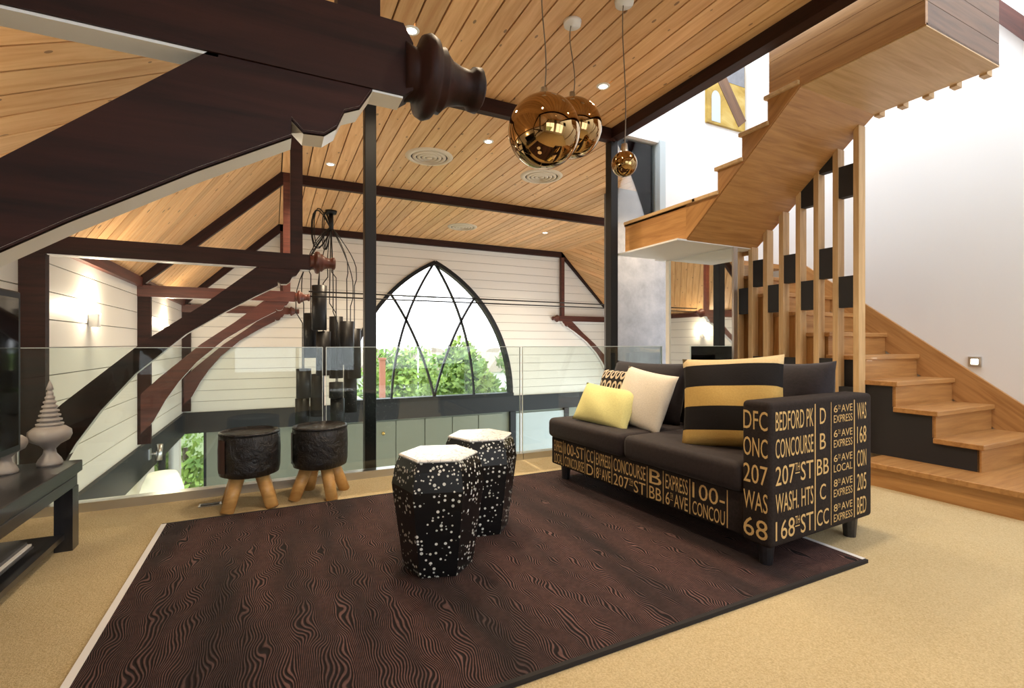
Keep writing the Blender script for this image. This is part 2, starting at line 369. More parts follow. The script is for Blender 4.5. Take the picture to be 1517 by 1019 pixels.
# charcoal belt course and lower walls
struct(box('trim_1', (XL, YG-.05, -.47), (XR, YG+.16, -.13), M['band']), 'charcoal belt beam under the pointed window')
struct(box('trim_2', (XL-.16, YE, -.47), (XL+.04, YG, -.13), M['band']), 'charcoal belt beam along the left wall')
struct(box('wall_lower_gable', (-1.0, YG, -2.65), (XR, YG+.16, -.47), M['olive']), 'olive lower wall')
w4 = struct(box('window_4', (XL, YG+.05, -2.65), (-1.0, YG+.06, -.47), M['pane']), 'narrow garden window at the corner of the lower wall')
box('window_frame', (-1.04, YG, -2.65), (-1.0, YG+.12, -.47), M['band'], w4)
lw = struct(box('wall_lower_left', (XL-.16, YE-2, -2.65), (XL-.02, 7.5, -.47), M['siding']), 'lower left wall')
box('wall_strip', (XL-.16, 7.5, -2.65), (XL-.02, 9.5, -1.75), M['siding'], lw); box('wall_strip', (XL-.16, 9.3, -1.75), (XL-.02, 9.5, -.47), M['siding'], lw)
w2 = struct(box('window_2', (XL-.10, 7.5, -1.75), (XL-.09, 9.3, -.47), M['pane']), 'low window onto the garden below the belt beam')
box('window_frame', (XL-.13, 8.36, -1.75), (XL-.05, 8.41, -.47), M['band'], w2)
# lower gable joinery: panels, post, pale door
for i in range(6): box('wall_panel', (1.0+i*.58, YG-.03, -2.6), (1.56+i*.58, YG, -.5), M['olive'], bpy.data.objects['wall_lower_gable'])
d1 = struct(box('door_1', (4.75, YG-.06, -2.65), (6.0, YG, -.52), M['paleblue']), 'pale blue door below the belt beam')
box('door_frame', (4.62, YG-.09, -2.65), (4.75, YG, -.47), M['band'], d1); box('door_frame', (6.0, YG-.09, -2.65), (6.12, YG, -.47), M['band'], d1)
lathe('door_knob', [(.012, 0), (.02, .02), (.035, .045), (.03, .07), (.0, .08)], M['brass'], bpy.data.objects['wall_lower_gable'], T(1.9, YG-.03, -.72) @ Matrix.Rotation(math.pi/2, 4, 'X'))
# pointed window
def arc_pts(f, n=24): return [f(i/n) for i in range(n+1)]
w1 = bpy.data.objects.new('window_1', None); link(w1, T(WX, YG, WB)); struct(w1, 'large pointed gothic window with crossing black tracery')
z_ = [WB+(WA-WB)*math.sin(math.pi/2*i/26) for i in range(27)]
def flatbar(name, pts, w, d, yc, mat, par):
    V = []; F = []; n = len(pts)
    for i, p in enumerate(pts):
        a = Vector(pts[max(i-1, 0)]); b = Vector(pts[min(i+1, n-1)]); d2 = (b-a).normalized(); nn = Vector((-d2.y, d2.x))
        for s, yy in ((-1, -1), (1, -1), (1, 1), (-1, 1)):
            V.append((p[0]+nn.x*s*w/2, yc+yy*d/2, p[1]+nn.y*s*w/2))
    for i in range(n-1):
        for k in range(4): F.append((4*i+k, 4*i+(k+1) % 4, 4*i+4+(k+1) % 4, 4*i+4+k))
    F += [(0, 1, 2, 3), tuple(range(4*n-4, 4*n))]
    return mesh(name, V, F, mat, par)
flatbar('window_frame', [(WX-halfw(z), z) for z in z_], .075, .16, YG+.05, M['black'], w1)
flatbar('window_frame', [(WX+halfw(z), z) for z in z_], .075, .16, YG+.05, M['black'], w1)
box('window_sill', (WX-WH-.04, YG-.06, WB-.06), (WX+WH+.04, YG+.16, WB+.02), M['black'], w1)
def quad3(a, b, c): return [((1-t)**2*a[0]+2*t*(1-t)*b[0]+t*t*c[0], (1-t)**2*a[1]+2*t*(1-t)*b[1]+t*t*c[1]) for t in [i/16 for i in range(17)]]
for s in (-1, 1):
    flatbar('tracery_bar', quad3((WX-s*.87, WB), (WX-s*.80, 1.45), (WX, WA)), .04, .05, YG+.05, M['black'], w1)
    flatbar('tracery_bar', quad3((WX, WB), (WX-s*.30, 1.15), (WX-s*.90, 2.0)), .04, .05, YG+.05, M['black'], w1)
pz = [(WX-halfw(z), z) for z in z_]+[(WX+halfw(z), z) for z in reversed(z_)]
mesh('pane', [(x, YG+.05, z) for x, z in pz], [tuple(range(len(pz)))], M['pane'], w1)
# unseen back wall added to darken reflections, its tall windows added for daylight
wb = struct(box('wall_back', (XL, -2.32, -.28), (5.1, -2.2, .5), M['siding']), 'unseen white wall added opposite the gable')
for x0, x1 in ((XL, -.6), (1.4, 2.0), (4.0, 5.1)): box('wall_pier', (x0, -2.32, .5), (x1, -2.2, 3.2), M['siding'], wb)
box('wall_head', (XL, -2.32, 2.4), (5.1, -2.2, 4.8), M['siding'], wb)
for i, (x0, x1) in enumerate(((-.6, 1.4), (2.0, 4.0))):
    w_ = struct(box('window_%d' % (5+i), (x0, -2.27, .5), (x1, -2.26, 2.4), M['pane']), 'unseen tall window added for daylight behind the sitting area')
    box('window_frame', ((x0+x1)/2-.03, -2.3, .5), ((x0+x1)/2+.03, -2.22, 2.4), M['black'], w_)
# white stair-well walls
struct(box('wall_right', (4.97, -2.2, 0), (5.1, YE+.1, 4.8), M['white']), 'tall white plaster wall beside the stairs')
wu = struct(box('wall_upper', (3.70, YE, 1.9), (5.1, YE+.12, 4.8), M['white']), 'white wall above the stair landing')
box('wall_head', (3.04, YE, 3.12), (3.70, YE+.12, 4.8), M['white'], wu)
w3 = struct(box('window_3', (3.06, YE+.05, 2.24), (3.66, YE+.06, 3.12), M['pane']), 'glazed opening beside the stair landing')
box('window_frame', (3.64, YE-.02, 2.22), (3.72, YE+.14, 3.14), M['paleblue'], w3)
struct(box('wall_concrete', (4.16, 5.2, -2.65), (5.12, 5.5, ZC), M['concrete']), 'grey concrete wall standing in the hall behind the stair landing')
mr = tag(box('mirror', (3.75, 3.05, .02), (3.77, YE, 1.88), M['mirror']), 'tall frameless mirror panel under the stair landing', 'mirror')
box('mirror_edge', (3.735, 3.03, .0), (3.785, 3.05, 1.88), M['steel'], mr); box('mirror_edge', (3.735, YE-.05, .0), (3.752, YE-.005, 1.88), M['siding'], mr)
struct(box('trim_3', (2.95, -2.2, ZC-.10), (3.05, YE, ZC+.06), M['darkwood']), 'dark edge beam where the ceiling stops at the stair void')

# ------------------------------------------------------------------ trusses
low = [(-1.30, .02), (-1.22, .10), (-1.18, .16), (-1.07, .385), (-.95, .58), (-.78, .80), (-.51, 1.055), (-.284, 1.21), (-.117, 1.315), (.03, 1.40)]
scroll = [(.03, 1.432), (.05, 1.412), (.086, 1.414), (.108, 1.432), (.122, 1.465), (.15, 1.478), (.175, 1.52)]
brace = low+scroll+[(.175, 1.53), (-.09, 1.53), (-.40, 1.26), (-.74, 1.0), (-1.13, .63), (-1.30, .45)]
finial = [(.058, -.01), (.052, .012), (.056, .018), (.078, .026), (.084, .04), (.078, .054), (.064, .062), (.066, .072), (.056, .080), (.046, .092), (.039, .115), (.037, .135), (.045, .142), (.047, .158), (.035, .166), (0, .168)]
def truss(Y, sides, mt, mf, label, w=.07, collar=True, soff=True, dz=0.0):
    th = thing('roof_truss', label, 'roof truss', (KL if -1 in sides else KR, Y, ZE), 'hammer beam roof trusses')
    for s in sides:
        fx = (lambda x: x) if s == -1 else (lambda x: KL+KR-x)
        def pr(name, P, a, b, mat): return prism_xz(name, [(fx(x), z+(dz if .3 < z < 1.64 else 0)) for x, z in P], Y+a, Y+b, mat, th)
        pr('curved_brace', brace, -w/2, w/2, mt)
        if soff:  # white strips along the undersides of brace and hammer beam
            P = low+scroll; n = len(P)
            V = [(fx(x), Y+yy, z+dz-.004) for yy in (-w/2-.001, w/2+.001) for x, z in P]+[(fx(x), Y+yy, z+dz+.004) for yy in (-w/2-.001, w/2+.001) for x, z in P]
            F = [(i, i+1, n+i+1, n+i) for i in range(n-1)]+[(2*n+i, 2*n+i+1, 3*n+i+1, 3*n+i) for i in range(n-1)]
            mesh('soffit', V, F, M['soffit'], th)
            pr('soffit', [(.175, 1.516), (.235, 1.516), (.235, 1.524), (.175, 1.524)], -w/2, w/2, M['soffit'])
            pr('soffit', [(-1.2, 1.515), (-.085, 1.515), (-.085, 1.521), (-1.2, 1.521)], -w/2, w/2, M['soffit'])
        pr('hammer_beam', [(XL, 1.52), (.235, 1.52), (.255, 1.535), (.255, 1.63), (.235, 1.645), (XL, 1.645)], -w/2-.005, w/2+.005, mt)
        Rm = Matrix.Rotation(math.pi/2*(1 if s == -1 else -1), 4, 'Y')
        lathe('finial', finial, mf, th, T(fx(.25), Y, 1.583+dz) @ Rm, 24)
        pr('wall_post', [(XL, -.1), (XL+.12, -.1), (XL+.12, 1.66), (XL, 1.66)], -w/2+.006, w/2-.006, M['darkwood'])
        pr('hammer_post', [(KL+.03, 1.645), (KL+.11, 1.645), (KL+.11, ZC), (KL+.03, ZC)], -w/2, w/2, mt)
        beam('principal_rafter', (fx(XL+.02), Y, ZE-.02), (fx(KL+.04), Y, ZC-.05), w-.008, .12, M['darkwood'], th, up=(0, 1, 0) if False else (0, 0, 1))
    if collar: box('collar_beam', (KL, Y-w/2, ZC-.12), (KR if 1 in sides else 3.0, Y+w/2, ZC), M['darkwood'], th)
    return th
truss(1.0, (-1,), M['darkwood'], M['darkwood'], 'dark stained hammer beam truss with a large turned finial, closest to the black bench', w=.055, dz=-.02)
truss(3.82, (-1,), M['darkwood'], M['redwood'], 'near black hammer beam truss above the glass balustrade', dz=.015)
truss(6.57, (-1, 1), M['redwood'], M['redwood'], 'red brown hammer beam truss over the hall, between balustrade and gable wall')
truss(YG-.06, (-1, 1), M['redwood'], M['redwood'], 'slim red brown hammer beam truss set against the gable wall', w=.08)
for y0, y1 in ((-2.2, YG),):
    struct(box('trim_4', (XL-.02, y0, ZE-.09), (XL+.05, y1, ZE+.01), M['redwood']), 'red brown wall plate at the top of the left wall')
struct(box('trim_5', (XR-.05, YE, ZE-.09), (XR+.02, YG, ZE+.01), M['redwood']), 'red brown wall plate at the top of the right wall')
for i, z in enumerate((1.60, 1.66)):
    tag(tube('tie_rod', [(.40, 6.57, z), (5.70, 6.57, z)], .010, M['black']), ('lower' if i == 0 else 'upper')+' thin black steel tie rod spanning the hall between hammer beams', 'tie rod', 'tie rods across the hall')
for x in (.67, 3.0):
    p = tag(box('steel_post', (x-.043, 3.80, 0), (x+.043, 3.89, ZC-.1), M['black'], bev=.004), 'slender black steel post ' + ('between the hide stools and the drum stools' if x < 1 else 'at the corner of the stair landing'), 'post')

struct(beam('trim_6', (4.93, 2.46, 4.79), (4.93, -.58, .04), .07, .10, M['redwood']), 'red brown timber strut on the white stair wall')
# ------------------------------------------------------------------ balustrade
for i, (a, b) in enumerate(((XL+.02, .32), (.345, 1.925), (1.95, 3.55))):
    g = thing('glass_balustrade', ('glass balustrade panel between the left wall and the hide stools', 'glass balustrade panel behind the hide and drum stools', 'glass balustrade panel behind the sofa')[i], 'balustrade', ((a+b)/2, 3.74, 0), 'glass balustrade panels')
    box('glass_panel', (a, 3.734, .02), (b, 3.746, .975), M['glass'], g)
    box('glass_edge', (a, 3.734, .975), (b, 3.746, .979), M['glass_edge'], g)
    for x in (a, b): box('glass_edge', (x-.002, 3.733, .02), (x+.002, 3.747, .977), M['glass_edge'], g)
    box('base_channel', (a-.01, 3.70, 0), (b+.01, 3.78, .055), M['steel'], g)

# ------------------------------------------------------------------ staircase
stc = thing('staircase', 'oak dog-leg staircase with boxed upper flight and black side panels', 'staircase', (4.5, 1.5, 0))
bm = bmesh.new(); 
yz_prism('base_platform', [(1.15, 0), (2.02, 0), (2.02, .13), (1.15, .13)], 3.80, 4.95, M['oak'], stc)
box('tread', (3.77, 1.12, .13), (4.95, 2.02, .168), M['oak'], stc, bev=.004)
RI, GO = .187, .24
for k in range(8):
    z = .35+RI*k; y = 1.434+GO*k
    box('tread', (4.08, y, z-.036), (4.95, y+GO+.03, z), M['oak'], stc, bev=.004)
    box('riser', (4.10, y+.02, z-RI+.0), (4.95, y+.04, z-.036), M['oak'], stc)
    box('side_panel', (4.10, y+.03, .168 if k < 3 else max(.0, z-.9)), (4.12, y+GO+.03, z-.036), M['blackmat'] if k < 4 else M['oak'], stc)
box('landing', (4.08, 1.434+GO*8, 1.80), (4.95, YE-.006, 1.847), M['oak'], stc)
box('landing', (3.18, 3.06, 2.18), (4.08, YE-.006, 2.217), M['oak'], stc)
box('riser', (4.06, 3.1, 1.847), (4.08, YE-.006, 2.18), M['oak'], stc)
# wall string on the right wall
prism = [(1.20, .17), (1.20, .30), (3.36, 1.98), (3.36, 1.70), (1.45, .17)]
yz_prism('wall_string', prism, 4.94, 4.969, M['oak'], stc, math.atan2(.187, .24))
# upper flight: stringer outline at X=3.18 (y,z), soffit, treads
st = [(3.86, 1.90), (3.06, 1.90), (2.06, 2.74), (2.06, 2.775), (2.296, 2.775)]
yy = [2.296, 2.507, 2.73, 2.96]; zs = [2.775, 2.592, 2.405, 2.217]
out = [(3.06, 1.90), (2.06, 2.74), (2.06, 2.775)]
for i in range(4): out += [(yy[i], zs[i]), (yy[i], zs[i+1] if i < 3 else zs[i])]
out = out[:-1]+[(3.06, 2.217)]
for x0, x1 in ((3.18, 3.215), (4.035, 4.07)):
    yz_prism('stringer', out, x0, x1, M['oak'], stc, -math.atan(.84))
    yz_prism('landing_fascia', [(3.06, 1.90), (3.86, 1.90), (3.86, 2.217), (3.06, 2.217)], x0, x1, M['oak'], stc)
def slab_yz(name, pts, x0, x1, th, mat):
    V = [(x, y, z+d) for d in (0, th) for y, z in pts for x in (x0, x1)]
    return mesh(name, V, [(0, 1, 3, 2), (4, 5, 7, 6), (0, 1, 5, 4), (2, 3, 7, 6), (0, 2, 6, 4), (1, 3, 7, 5)], mat, stc)
slab_yz('soffit_panel', [(3.06, 1.893), (2.06, 2.733)], 3.19, 4.075, .02, M['oak'])
slab_yz('soffit_panel', [(2.06, 2.733), (1.36, 2.733)], 3.19, 4.075, .02, M['oak_pale'])
slab_yz('soffit_panel', [(3.874, 1.885), (3.06, 1.885)], 3.08, 4.075, .015, M['white'])
for i in range(3):
    box('tread', (3.16, yy[i]-.01, zs[i+1]-.025), (4.07, yy[i+1]+.02, zs[i+1]+.004), M['oak_pale'], stc, bev=.003)
    box('riser', (3.2, yy[i]-.012, zs[i+1]), (4.05, yy[i]-.001, zs[i]-.025), M['oak'], stc)
box('tread', (3.16, 2.06, 2.75), (4.07, yy[0]+.02, 2.779), M['oak_pale'], stc, bev=.003)
box('nosing', (3.16, 2.95, 2.195), (3.20, 3.86, 2.221), M['oak_pale'], stc)
# upper landing box: planked fascia
for i in range(6):
    z0 = 2.74+.135*i
    box('fascia_plank', (3.18, 1.36, z0), (3.205, 2.285 if i else 2.06, z0+.132), M['oak'], stc)
    if i == 0: box('fascia_plank', (3.18, 2.06, 2.78), (3.205, 2.285, z0+.132), M['oak'], stc)
    box('end_plank', (3.205, 1.36, z0), (4.07, 1.385, z0+.132), M['walnut'], stc)
box('landing', (3.2, 1.38, 2.76), (4.06, 2.10, 2.95), M['oak'], stc)
for i in range(5): box('baluster', (4.08, 1.42+.152*i, 2.72), (4.15, 1.46+.152*i, 3.75), M['oak_pale'], stc)
# slat screen
scr = thing('slat_screen', 'oak fin screen with staggered black blocks below the upper stair flight', 'screen', (4.06, 2.7, 0))
NS = 9
for k in range(NS):
    y = 2.13+.1525*k; top = 1.89+max(0, min(.84, (3.06-y)*.84)) if y < 3.06 else 1.89
    box('slat', (4.0, y, 0), (4.085, y+.04, top), M['oak_pale'], scr)
    if k < NS-1:
        for z0 in ((.42, 1.285, 2.15) if k % 2 == 0 else (.64, 1.53, 2.39)):
            z1 = min(z0+.245, top-.02)
            if z1-z0 > .08: box('spacer_block', (4.01, y+.04, z0), (4.07, y+.1525, z1), M['blackmat'], scr)
# step light, paintings
sw = thing('step_light', 'small square recessed step light on the white stair wall', 'wall light', (4.965, 1.80, .86))
box('light_frame', (4.955, 1.76, .82), (4.972, 1.84, .90), M['steel'], sw); box('light_lens', (4.950, 1.78, .84), (4.957, 1.82, .88), M['lamp'], sw)
m = M['paint1'] = newmat('abstract_painting', .6); t = NT(m); co = t.coord(); f = t.noise(co, 3, 4, .6, .8)
t.base(t.ramp(f, [(.3, (.22, .13, .02)), (.5, (.42, .28, .05)), (.7, (.55, .42, .15))]))
pa = thing('painting', 'olive and ochre abstract painting with grey arch on the upper white wall', 'painting', (4.65, YE-.02, 3.45), 'paintings on the upper wall')
box('canvas', (4.32, YE-.035, 3.47), (4.93, YE-.0, 4.25), M['paint1'], pa)
beam('painted_bar', (4.50, YE-.037, 4.05), (4.88, YE-.037, 3.55), .004, .16, M['walnut'], pa, up=(0, 0, 1))
V = [(4.45+.07*math.cos(a), YE-.038, 3.75+.09*math.sin(a)) for a in [math.pi*i/12 for i in range(13)]]+[(4.38, YE-.038, 3.49), (4.52, YE-.038, 3.49)]
mesh('painted_arch', V, [tuple(range(15))], M['paleblue'], pa)
box('painted_block', (4.40, YE-.038, 3.98), (4.92, YE-.036, 4.24), M['concrete'], pa)

# ------------------------------------------------------------------ rug
rug = thing('area_rug', 'dark brown rug with wood grain pattern and white side binding', 'rug', (.945, 2.24, 0))
box('rug_pile', (-.53, 1.27, .001), (2.42, 3.21, .016), M['rug'], rug, bev=.004)
for x in (-.535, 2.425): box('side_binding', (x-.012, 1.27, .001), (x+.012, 3.21, .0175), M['binding'], rug)
for y in (1.265, 3.215): box('end_binding', (-.545, y-.008, .001), (2.435, y+.008, .0165), M['binding_dark'], rug)

# ------------------------------------------------------------------ text helper
def text_mesh(name, items, origin, ax, ay, nrm, mat, parent):
    """items: (string, x0, x1, y0, y1) fitted boxes in the plane origin + ax*x + ay*y"""
    V = []; F = []; ax, ay, o = Vector(ax), Vector(ay), Vector(origin)+Vector(nrm)*.0015
    flat = []
    for s, x0, x1, y0, y1 in items:      # ordinal numbers get a small raised, underlined TH
        if 'TH ' in s:
            a, b = s.split('TH '); w = x1-x0; h = y1-y0; k = len(a)/(len(a)+len(b)+1.1); e = x0+w*(k+.9/(len(a)+len(b)+1.1))
            flat += [(a, x0, x0+w*k, y0, y1), ('TH', x0+w*k+.004, e-.004, y0+h*.58, y1), ('|', x0+w*k+.004, e-.004, y0+h*.44, y0+h*.49), (b, e+.004, x1, y0, y1)]
        else: flat.append((s, x0, x1, y0, y1))
    for s, x0, x1, y0, y1 in flat:
        if s == '|':
            i = len(V); V += [o+ax*x+ay*y for x, y in ((x0, y0), (x1, y0), (x1, y1), (x0, y1))]; F.append((i, i+1, i+2, i+3)); continue
        cu = bpy.data.curves.new('t', 'FONT'); cu.body = s; cu.resolution_u = 3; tmp = bpy.data.objects.new('t', cu); COL.objects.link(tmp)
        me = bpy.data.meshes.new_from_object(tmp.evaluated_get(bpy.context.evaluated_depsgraph_get()))
        vs = [v.co.copy() for v in me.vertices]; a0 = min(v.x for v in vs); a1 = max(v.x for v in vs); b0 = min(v.y for v in vs); b1 = max(v.y for v in vs)
        i = len(V)
        V += [o+ax*(x0+(v.x-a0)/(a1-a0)*(x1-x0))+ay*(y0+(v.y-b0)/(b1-b0)*(y1-y0)) for v in vs]
        F += [tuple(i+k for k in p.vertices) for p in me.polygons]
        bpy.data.objects.remove(tmp); bpy.data.curves.remove(cu); bpy.data.meshes.remove(me)
    me = bpy.data.meshes.new(name); me.from_pydata([tuple(v) for v in V], [], F); me.materials.append(mat)
    return link(bpy.data.objects.new(name, me), None, parent)

# ------------------------------------------------------------------ sofa
sf = thing('sofa', 'black sofa upholstered with tan lettering print, charcoal seat cushions', 'sofa', (1.93, 1.38, 0))
X0, X1, Y0, Y1 = 1.93, 2.80, 1.38, 3.10
def rbox(name, lo, hi, mat, par, bev=.04, seg=4): return box(name, lo, hi, mat, par, bev, seg, True)
rbox('base', (X0+.02, Y0+.1, .115), (X1, Y1, .315), M['print'], sf, .012, 2)
arm = rbox('armrest', (X0, Y0, .105), (X1, Y0+.14, .745), M['print'], sf, .022)
bk = rbox('backrest', (X1-.18, Y0+.15, .115), (X1, Y1, .72), M['print'], sf, .045)
ym = (Y0+.14+Y1)/2
for a, b in ((Y0+.14, ym), (ym, Y1+.02)): rbox('seat_cushion', (X0-.01, a+.003, .312), (X1-.15, b-.003, .455), M['seat'], sf, .04)
for x, y in ((X0+.06, Y0+.06), (X1-.1, Y0+.06), (X0+.08, Y1-.1), (X1-.1, Y1-.1)):
    V, F = tube_verts([(x, y, .0 if (x > 2.44 or y > 3.3) else .016), (x, y, .12)], [.028, .038], 12); mesh('leg', V, F, M['espresso'], sf)
rowz = [.618, .498, .378, .258, .138]
L = ['DFC', 'ONC', '207', 'WAS', '68']; Mn = ['BEDFORD PK', 'CONCOURSE', '207TH ST', 'WASH. HTS', '168TH ST']; C1 = ['D', 'B', 'BB', 'C', 'CC']
C2 = [('6TH AVE', 'EXPRESS'), ('6TH AVE', 'EXPRESS'), ('6TH AVE', 'LOCAL'), ('8TH AVE', 'EXPRESS'), ('8TH AVE', 'EXPRESS')]; C3 = ['WAS', '168', 'CON', '205', 'BED']
it = []
for i, z in enumerate(rowz):
    h = .085
    it += [(Mn[i], 1.965, 2.255, z, z+h), (C1[i], 2.31 if len(C1[i]) == 1 else 2.285, 2.36 if len(C1[i]) == 1 else 2.385, z+.005, z+h-.005),
           (C2[i][0], 2.43, 2.60, z+.05, z+h), (C2[i][1], 2.43, 2.60, z, z+.037), (C3[i], 2.645, 2.735, z, z+h)]
it += [('|', 2.266, 2.274, .13, .72), ('|', 2.404, 2.408, .13, .72), ('|', 2.614, 2.622, .13, .72)]
text_mesh('lettering', it, (0, Y0, 0), (1, 0, 0), (0, 0, 1), (0, -1, 0), M['gold_text'], arm)
text_mesh('lettering', [(L[i], .012, .128, z, z+.085) for i, z in enumerate(rowz)], (X0, Y0+.14, 0), (0, -1, 0), (0, 0, 1), (-1, 0, 0), M['gold_text'], arm)
# front of the base: reading from the far end (y high) to the near arm
it = []; y = .03
for top, bot, w in (('EXPRESS', 'LOCAL', .13), ('100-ST', 'CONCOURSE', .25), ('CC', 'D', .10), ('EXPRESS', '8TH AVE', .17), ('CONCOURSE', '207TH ST', .30), ('B', 'BB', .12), ('EXPRESS', '6TH AVE', .18), ('100-', 'CONCOU', .22)):
    it += [(top, y+.01, y+w-.02, .215, .295), (bot, y+.01, y+w-.02, .13, .20), ('|', y+w-.009, y+w-.004, .125, .305)]; y += w
text_mesh('lettering', it, (X0+.02, Y1, 0), (0, -1, 0), (0, 0, 1), (-1, 0, 0), M['gold_text'], bpy.data.objects['base'])
sf.matrix_basis = W[sf] @ Matrix.Rotation(math.radians(3.0), 4, 'Z')
def pillow(name, label, w, h, th, mat, loc, yaw, tilt, roll=0.0, cat='cushion', group=None, parent=None):
    n = 18; V = []; F = []
    for sgn in (-1, 1):
        for j in range(n+1):
            for i in range(n+1):
                u = -1+2*i/n; v = -1+2*j/n
                e = max(0, (1-u*u))**.45*max(0, (1-v*v))**.45
                px = u*w/2*(1-.07*(1-v*v)*abs(u)**3*0-.06*(1-abs(v)**2)*abs(u)**6); pz = v*h/2*(1-.06*(1-u*u)*abs(v)**6)
                V.append((px, sgn*th/2*e+.006*math.sin(5*u+3*v)*e, pz))
    k = (n+1)**2
    for s in (0, 1):
        for j in range(n):
            for i in range(n):
                a = s*k+j*(n+1)+i; F.append((a, a+1, a+n+2, a+n+1))
    me = bpy.data.meshes.new(name); me.from_pydata(V, [], F)
    bm = bmesh.new(); bm.from_mesh(me); bmesh.ops.remove_doubles(bm, verts=bm.verts, dist=1e-5)
    Mx = T(*loc) @ Matrix.Rotation(yaw, 4, 'Z') @ Matrix.Rotation(tilt, 4, 'X') @ Matrix.Rotation(roll, 4, 'Y')
    o = bmobj(name, bm, mat, parent, Mx, True)
    bpy.data.meshes.remove(me)
    return tag(o, label, cat, group) if label else o
R = math.radians
# local +y face points back; yaw -90 deg makes the pillow face -X (towards the seat front)
pillow('back_cushion', None, .74, .44, .20, M['plum'], (2.52, 2.72, .655), R(-90), R(-14), parent=sf)
pillow('back_cushion', None, .56, .46, .22, M['plum'], (2.55, 2.06, .665), R(-90), R(-14), parent=sf)
pillow('back_cushion', None, .40, .46, .22, M['plum'], (2.62, 1.67, .675), R(-90), R(-10), R(-3), parent=sf)
pillow('scatter_cushion', 'black cushion printed with tan rings behind the cream cushion', .40, .36, .13, M['rings'], (2.27, 2.86, .635), R(-90), R(-16), cat='cushion')
pillow('scatter_cushion', 'plain cream linen cushion leaning on the sofa back', .42, .40, .15, M['cream'], (2.19, 2.48, .635), R(-80), R(-20), R(8))
pillow('scatter_cushion', 'lemon yellow lumbar cushion in front of the cream cushion', .50, .29, .13, M['yellow'], (2.05, 2.70, .575), R(-78), R(-28), R(4))
pillow('scatter_cushion', 'large gold and black striped cushion against the sofa arm', .52, .50, .18, M['stripe'], (2.20, 1.80, .69), R(-62), R(-16), R(-4))

# ------------------------------------------------------------------ drum stools
def drum(loc, rz, label):
    d = thing('drum_stool', label, 'stool', loc, 'pearl dot drum stools', rz)
    lev = [(.150, 0), (.158, .03), (.20, .33), (.205, .37), (.19, .45), (.172, .488)]
    V = []; F = []; n = 6
    for r, z in lev:
        for k in range(n):
            a = math.pi/6+math.pi/3*k; V.append((r*math.cos(a), r*math.sin(a), z))
    for i in range(len(lev)-1):
        for k in range(n): F.append((i*n+k, i*n+(k+1) % n, (i+1)*n+(k+1) % n, (i+1)*n+k))
    F.append(tuple(range(n))); F.append(tuple(range((len(lev)-1)*n, len(lev)*n)))
    mesh('body', V, F, M['dots'], d, W[d])
    V = [(r*math.cos(math.pi/6+math.pi/3*k), r*math.sin(math.pi/6+math.pi/3*k), z) for r, z in ((.172, .488), (.176, .494), (.170, .50)) for k in range(6)]
    mesh('top', V, [tuple(range(6)), tuple(range(12, 18))]+[(i*6+k, i*6+(k+1) % 6, i*6+6+(k+1) % 6, i*6+6+k) for i in (0, 1) for k in range(6)], M['pearl_top'], d, W[d])
drum((.665, 2.09, .016), R(12), 'black hexagonal drum stool with pearl dots, nearer the black bench')
drum((1.0, 2.41, .016), R(20), 'black hexagonal drum stool with pearl dots, nearer the sofa')

# ------------------------------------------------------------------ hide stools
def hstool(loc, rz, label):
    s = thing('hide_stool', label, 'stool', loc, 'hide covered stools', rz)
    lathe('seat_drum', [(.0, .195), (.14, .195), (.165, .205), (.172, .24), (.174, .36), (.170, .44), (.160, .457), (.14, .452), (0, .447)], M['hide'], s, W[s], 36)
    lathe('rim_seam', [(.150, .452), (.158, .466), (.168, .462), (.172, .450)], M['hide'], s, W[s], 36)
    bm = bmesh.new()
    V = []
    for a in [R(195)+R(22)*i/5 for i in range(6)]:
        V += [(.1775*math.cos(a), .1775*math.sin(a), .23), (.1775*math.cos(a), .1775*math.sin(a), .43)]
    mesh('leather_seam', V, [(2*i, 2*i+2, 2*i+3, 2*i+1) for i in range(5)], M['seam'], s, W[s])
    for k in range(4):
        a = R(40)+math.pi/2*k; c, sn = math.cos(a), math.sin(a)
        Vv, Ff = tube_verts([(.085*c, .085*sn, .21), (.172*c, .172*sn, 0)], [.040, .036], 12); mesh('leg', Vv, Ff, M['pinepeg'], s, W[s], True)
hstool((-.13, 3.42, 0), R(8), 'black hide stool on splayed pine legs beside the floor outlet')
hstool((.28, 3.44, 0), R(-20), 'black hide stool on splayed pine legs beside the steel post')
fo = thing('floor_outlet', 'small steel floor outlet set in the carpet by the hide stool', 'outlet', (-.35, 3.52, 0))
box('outlet_plate', (-.41, 3.49, 0), (-.29, 3.55, .006), M['steel'], fo); box('outlet_lid', (-.40, 3.50, .006), (-.30, 3.54, .009), M['black'], fo)

# ------------------------------------------------------------------ bench, TV, ornaments, magazines
bn = thing('media_bench', 'low black wood media bench with lower shelf along the left wall', 'bench', (-1.08, 2.2, 0))
box('bench_top', (-1.30, 1.2, .365), (-.86, 3.14, .42), M['espresso'], bn, bev=.003)
box('apron', (-1.28, 1.22, .30), (-.875, 3.12, .365), M['espresso'], bn); box('apron_slit', (-.875, 1.24, .345), (-.872, 3.10, .35), M['paper_dark'], bn)
for x in (-1.28, -.94):
    for y in (1.22, 3.04): box('leg', (x, y, 0), (x+.07, y+.08, .30), M['espresso'], bn)
box('lower_shelf', (-1.27, 1.3, .06), (-.90, 3.04, .085), M['espresso'], bn)
tv = thing('television', 'black flat screen television standing on the media bench', 'television', (-.98, 2.0, .42))
box('screen_frame', (-.99, 1.25, .55), (-.955, 2.75, 1.22), M['black'], tv, bev=.006); box('screen', (-.956, 1.28, .58), (-.952, 2.72, 1.19), newmat('screen_glass', .05, color=(.006, .006, .007), spec=.6), tv)
box('stand_neck', (-.99, 1.85, .43), (-.965, 2.15, .57), M['black'], tv); box('stand_foot', (-1.09, 1.7, .42), (-.88, 2.3, .435), M['black'], tv)
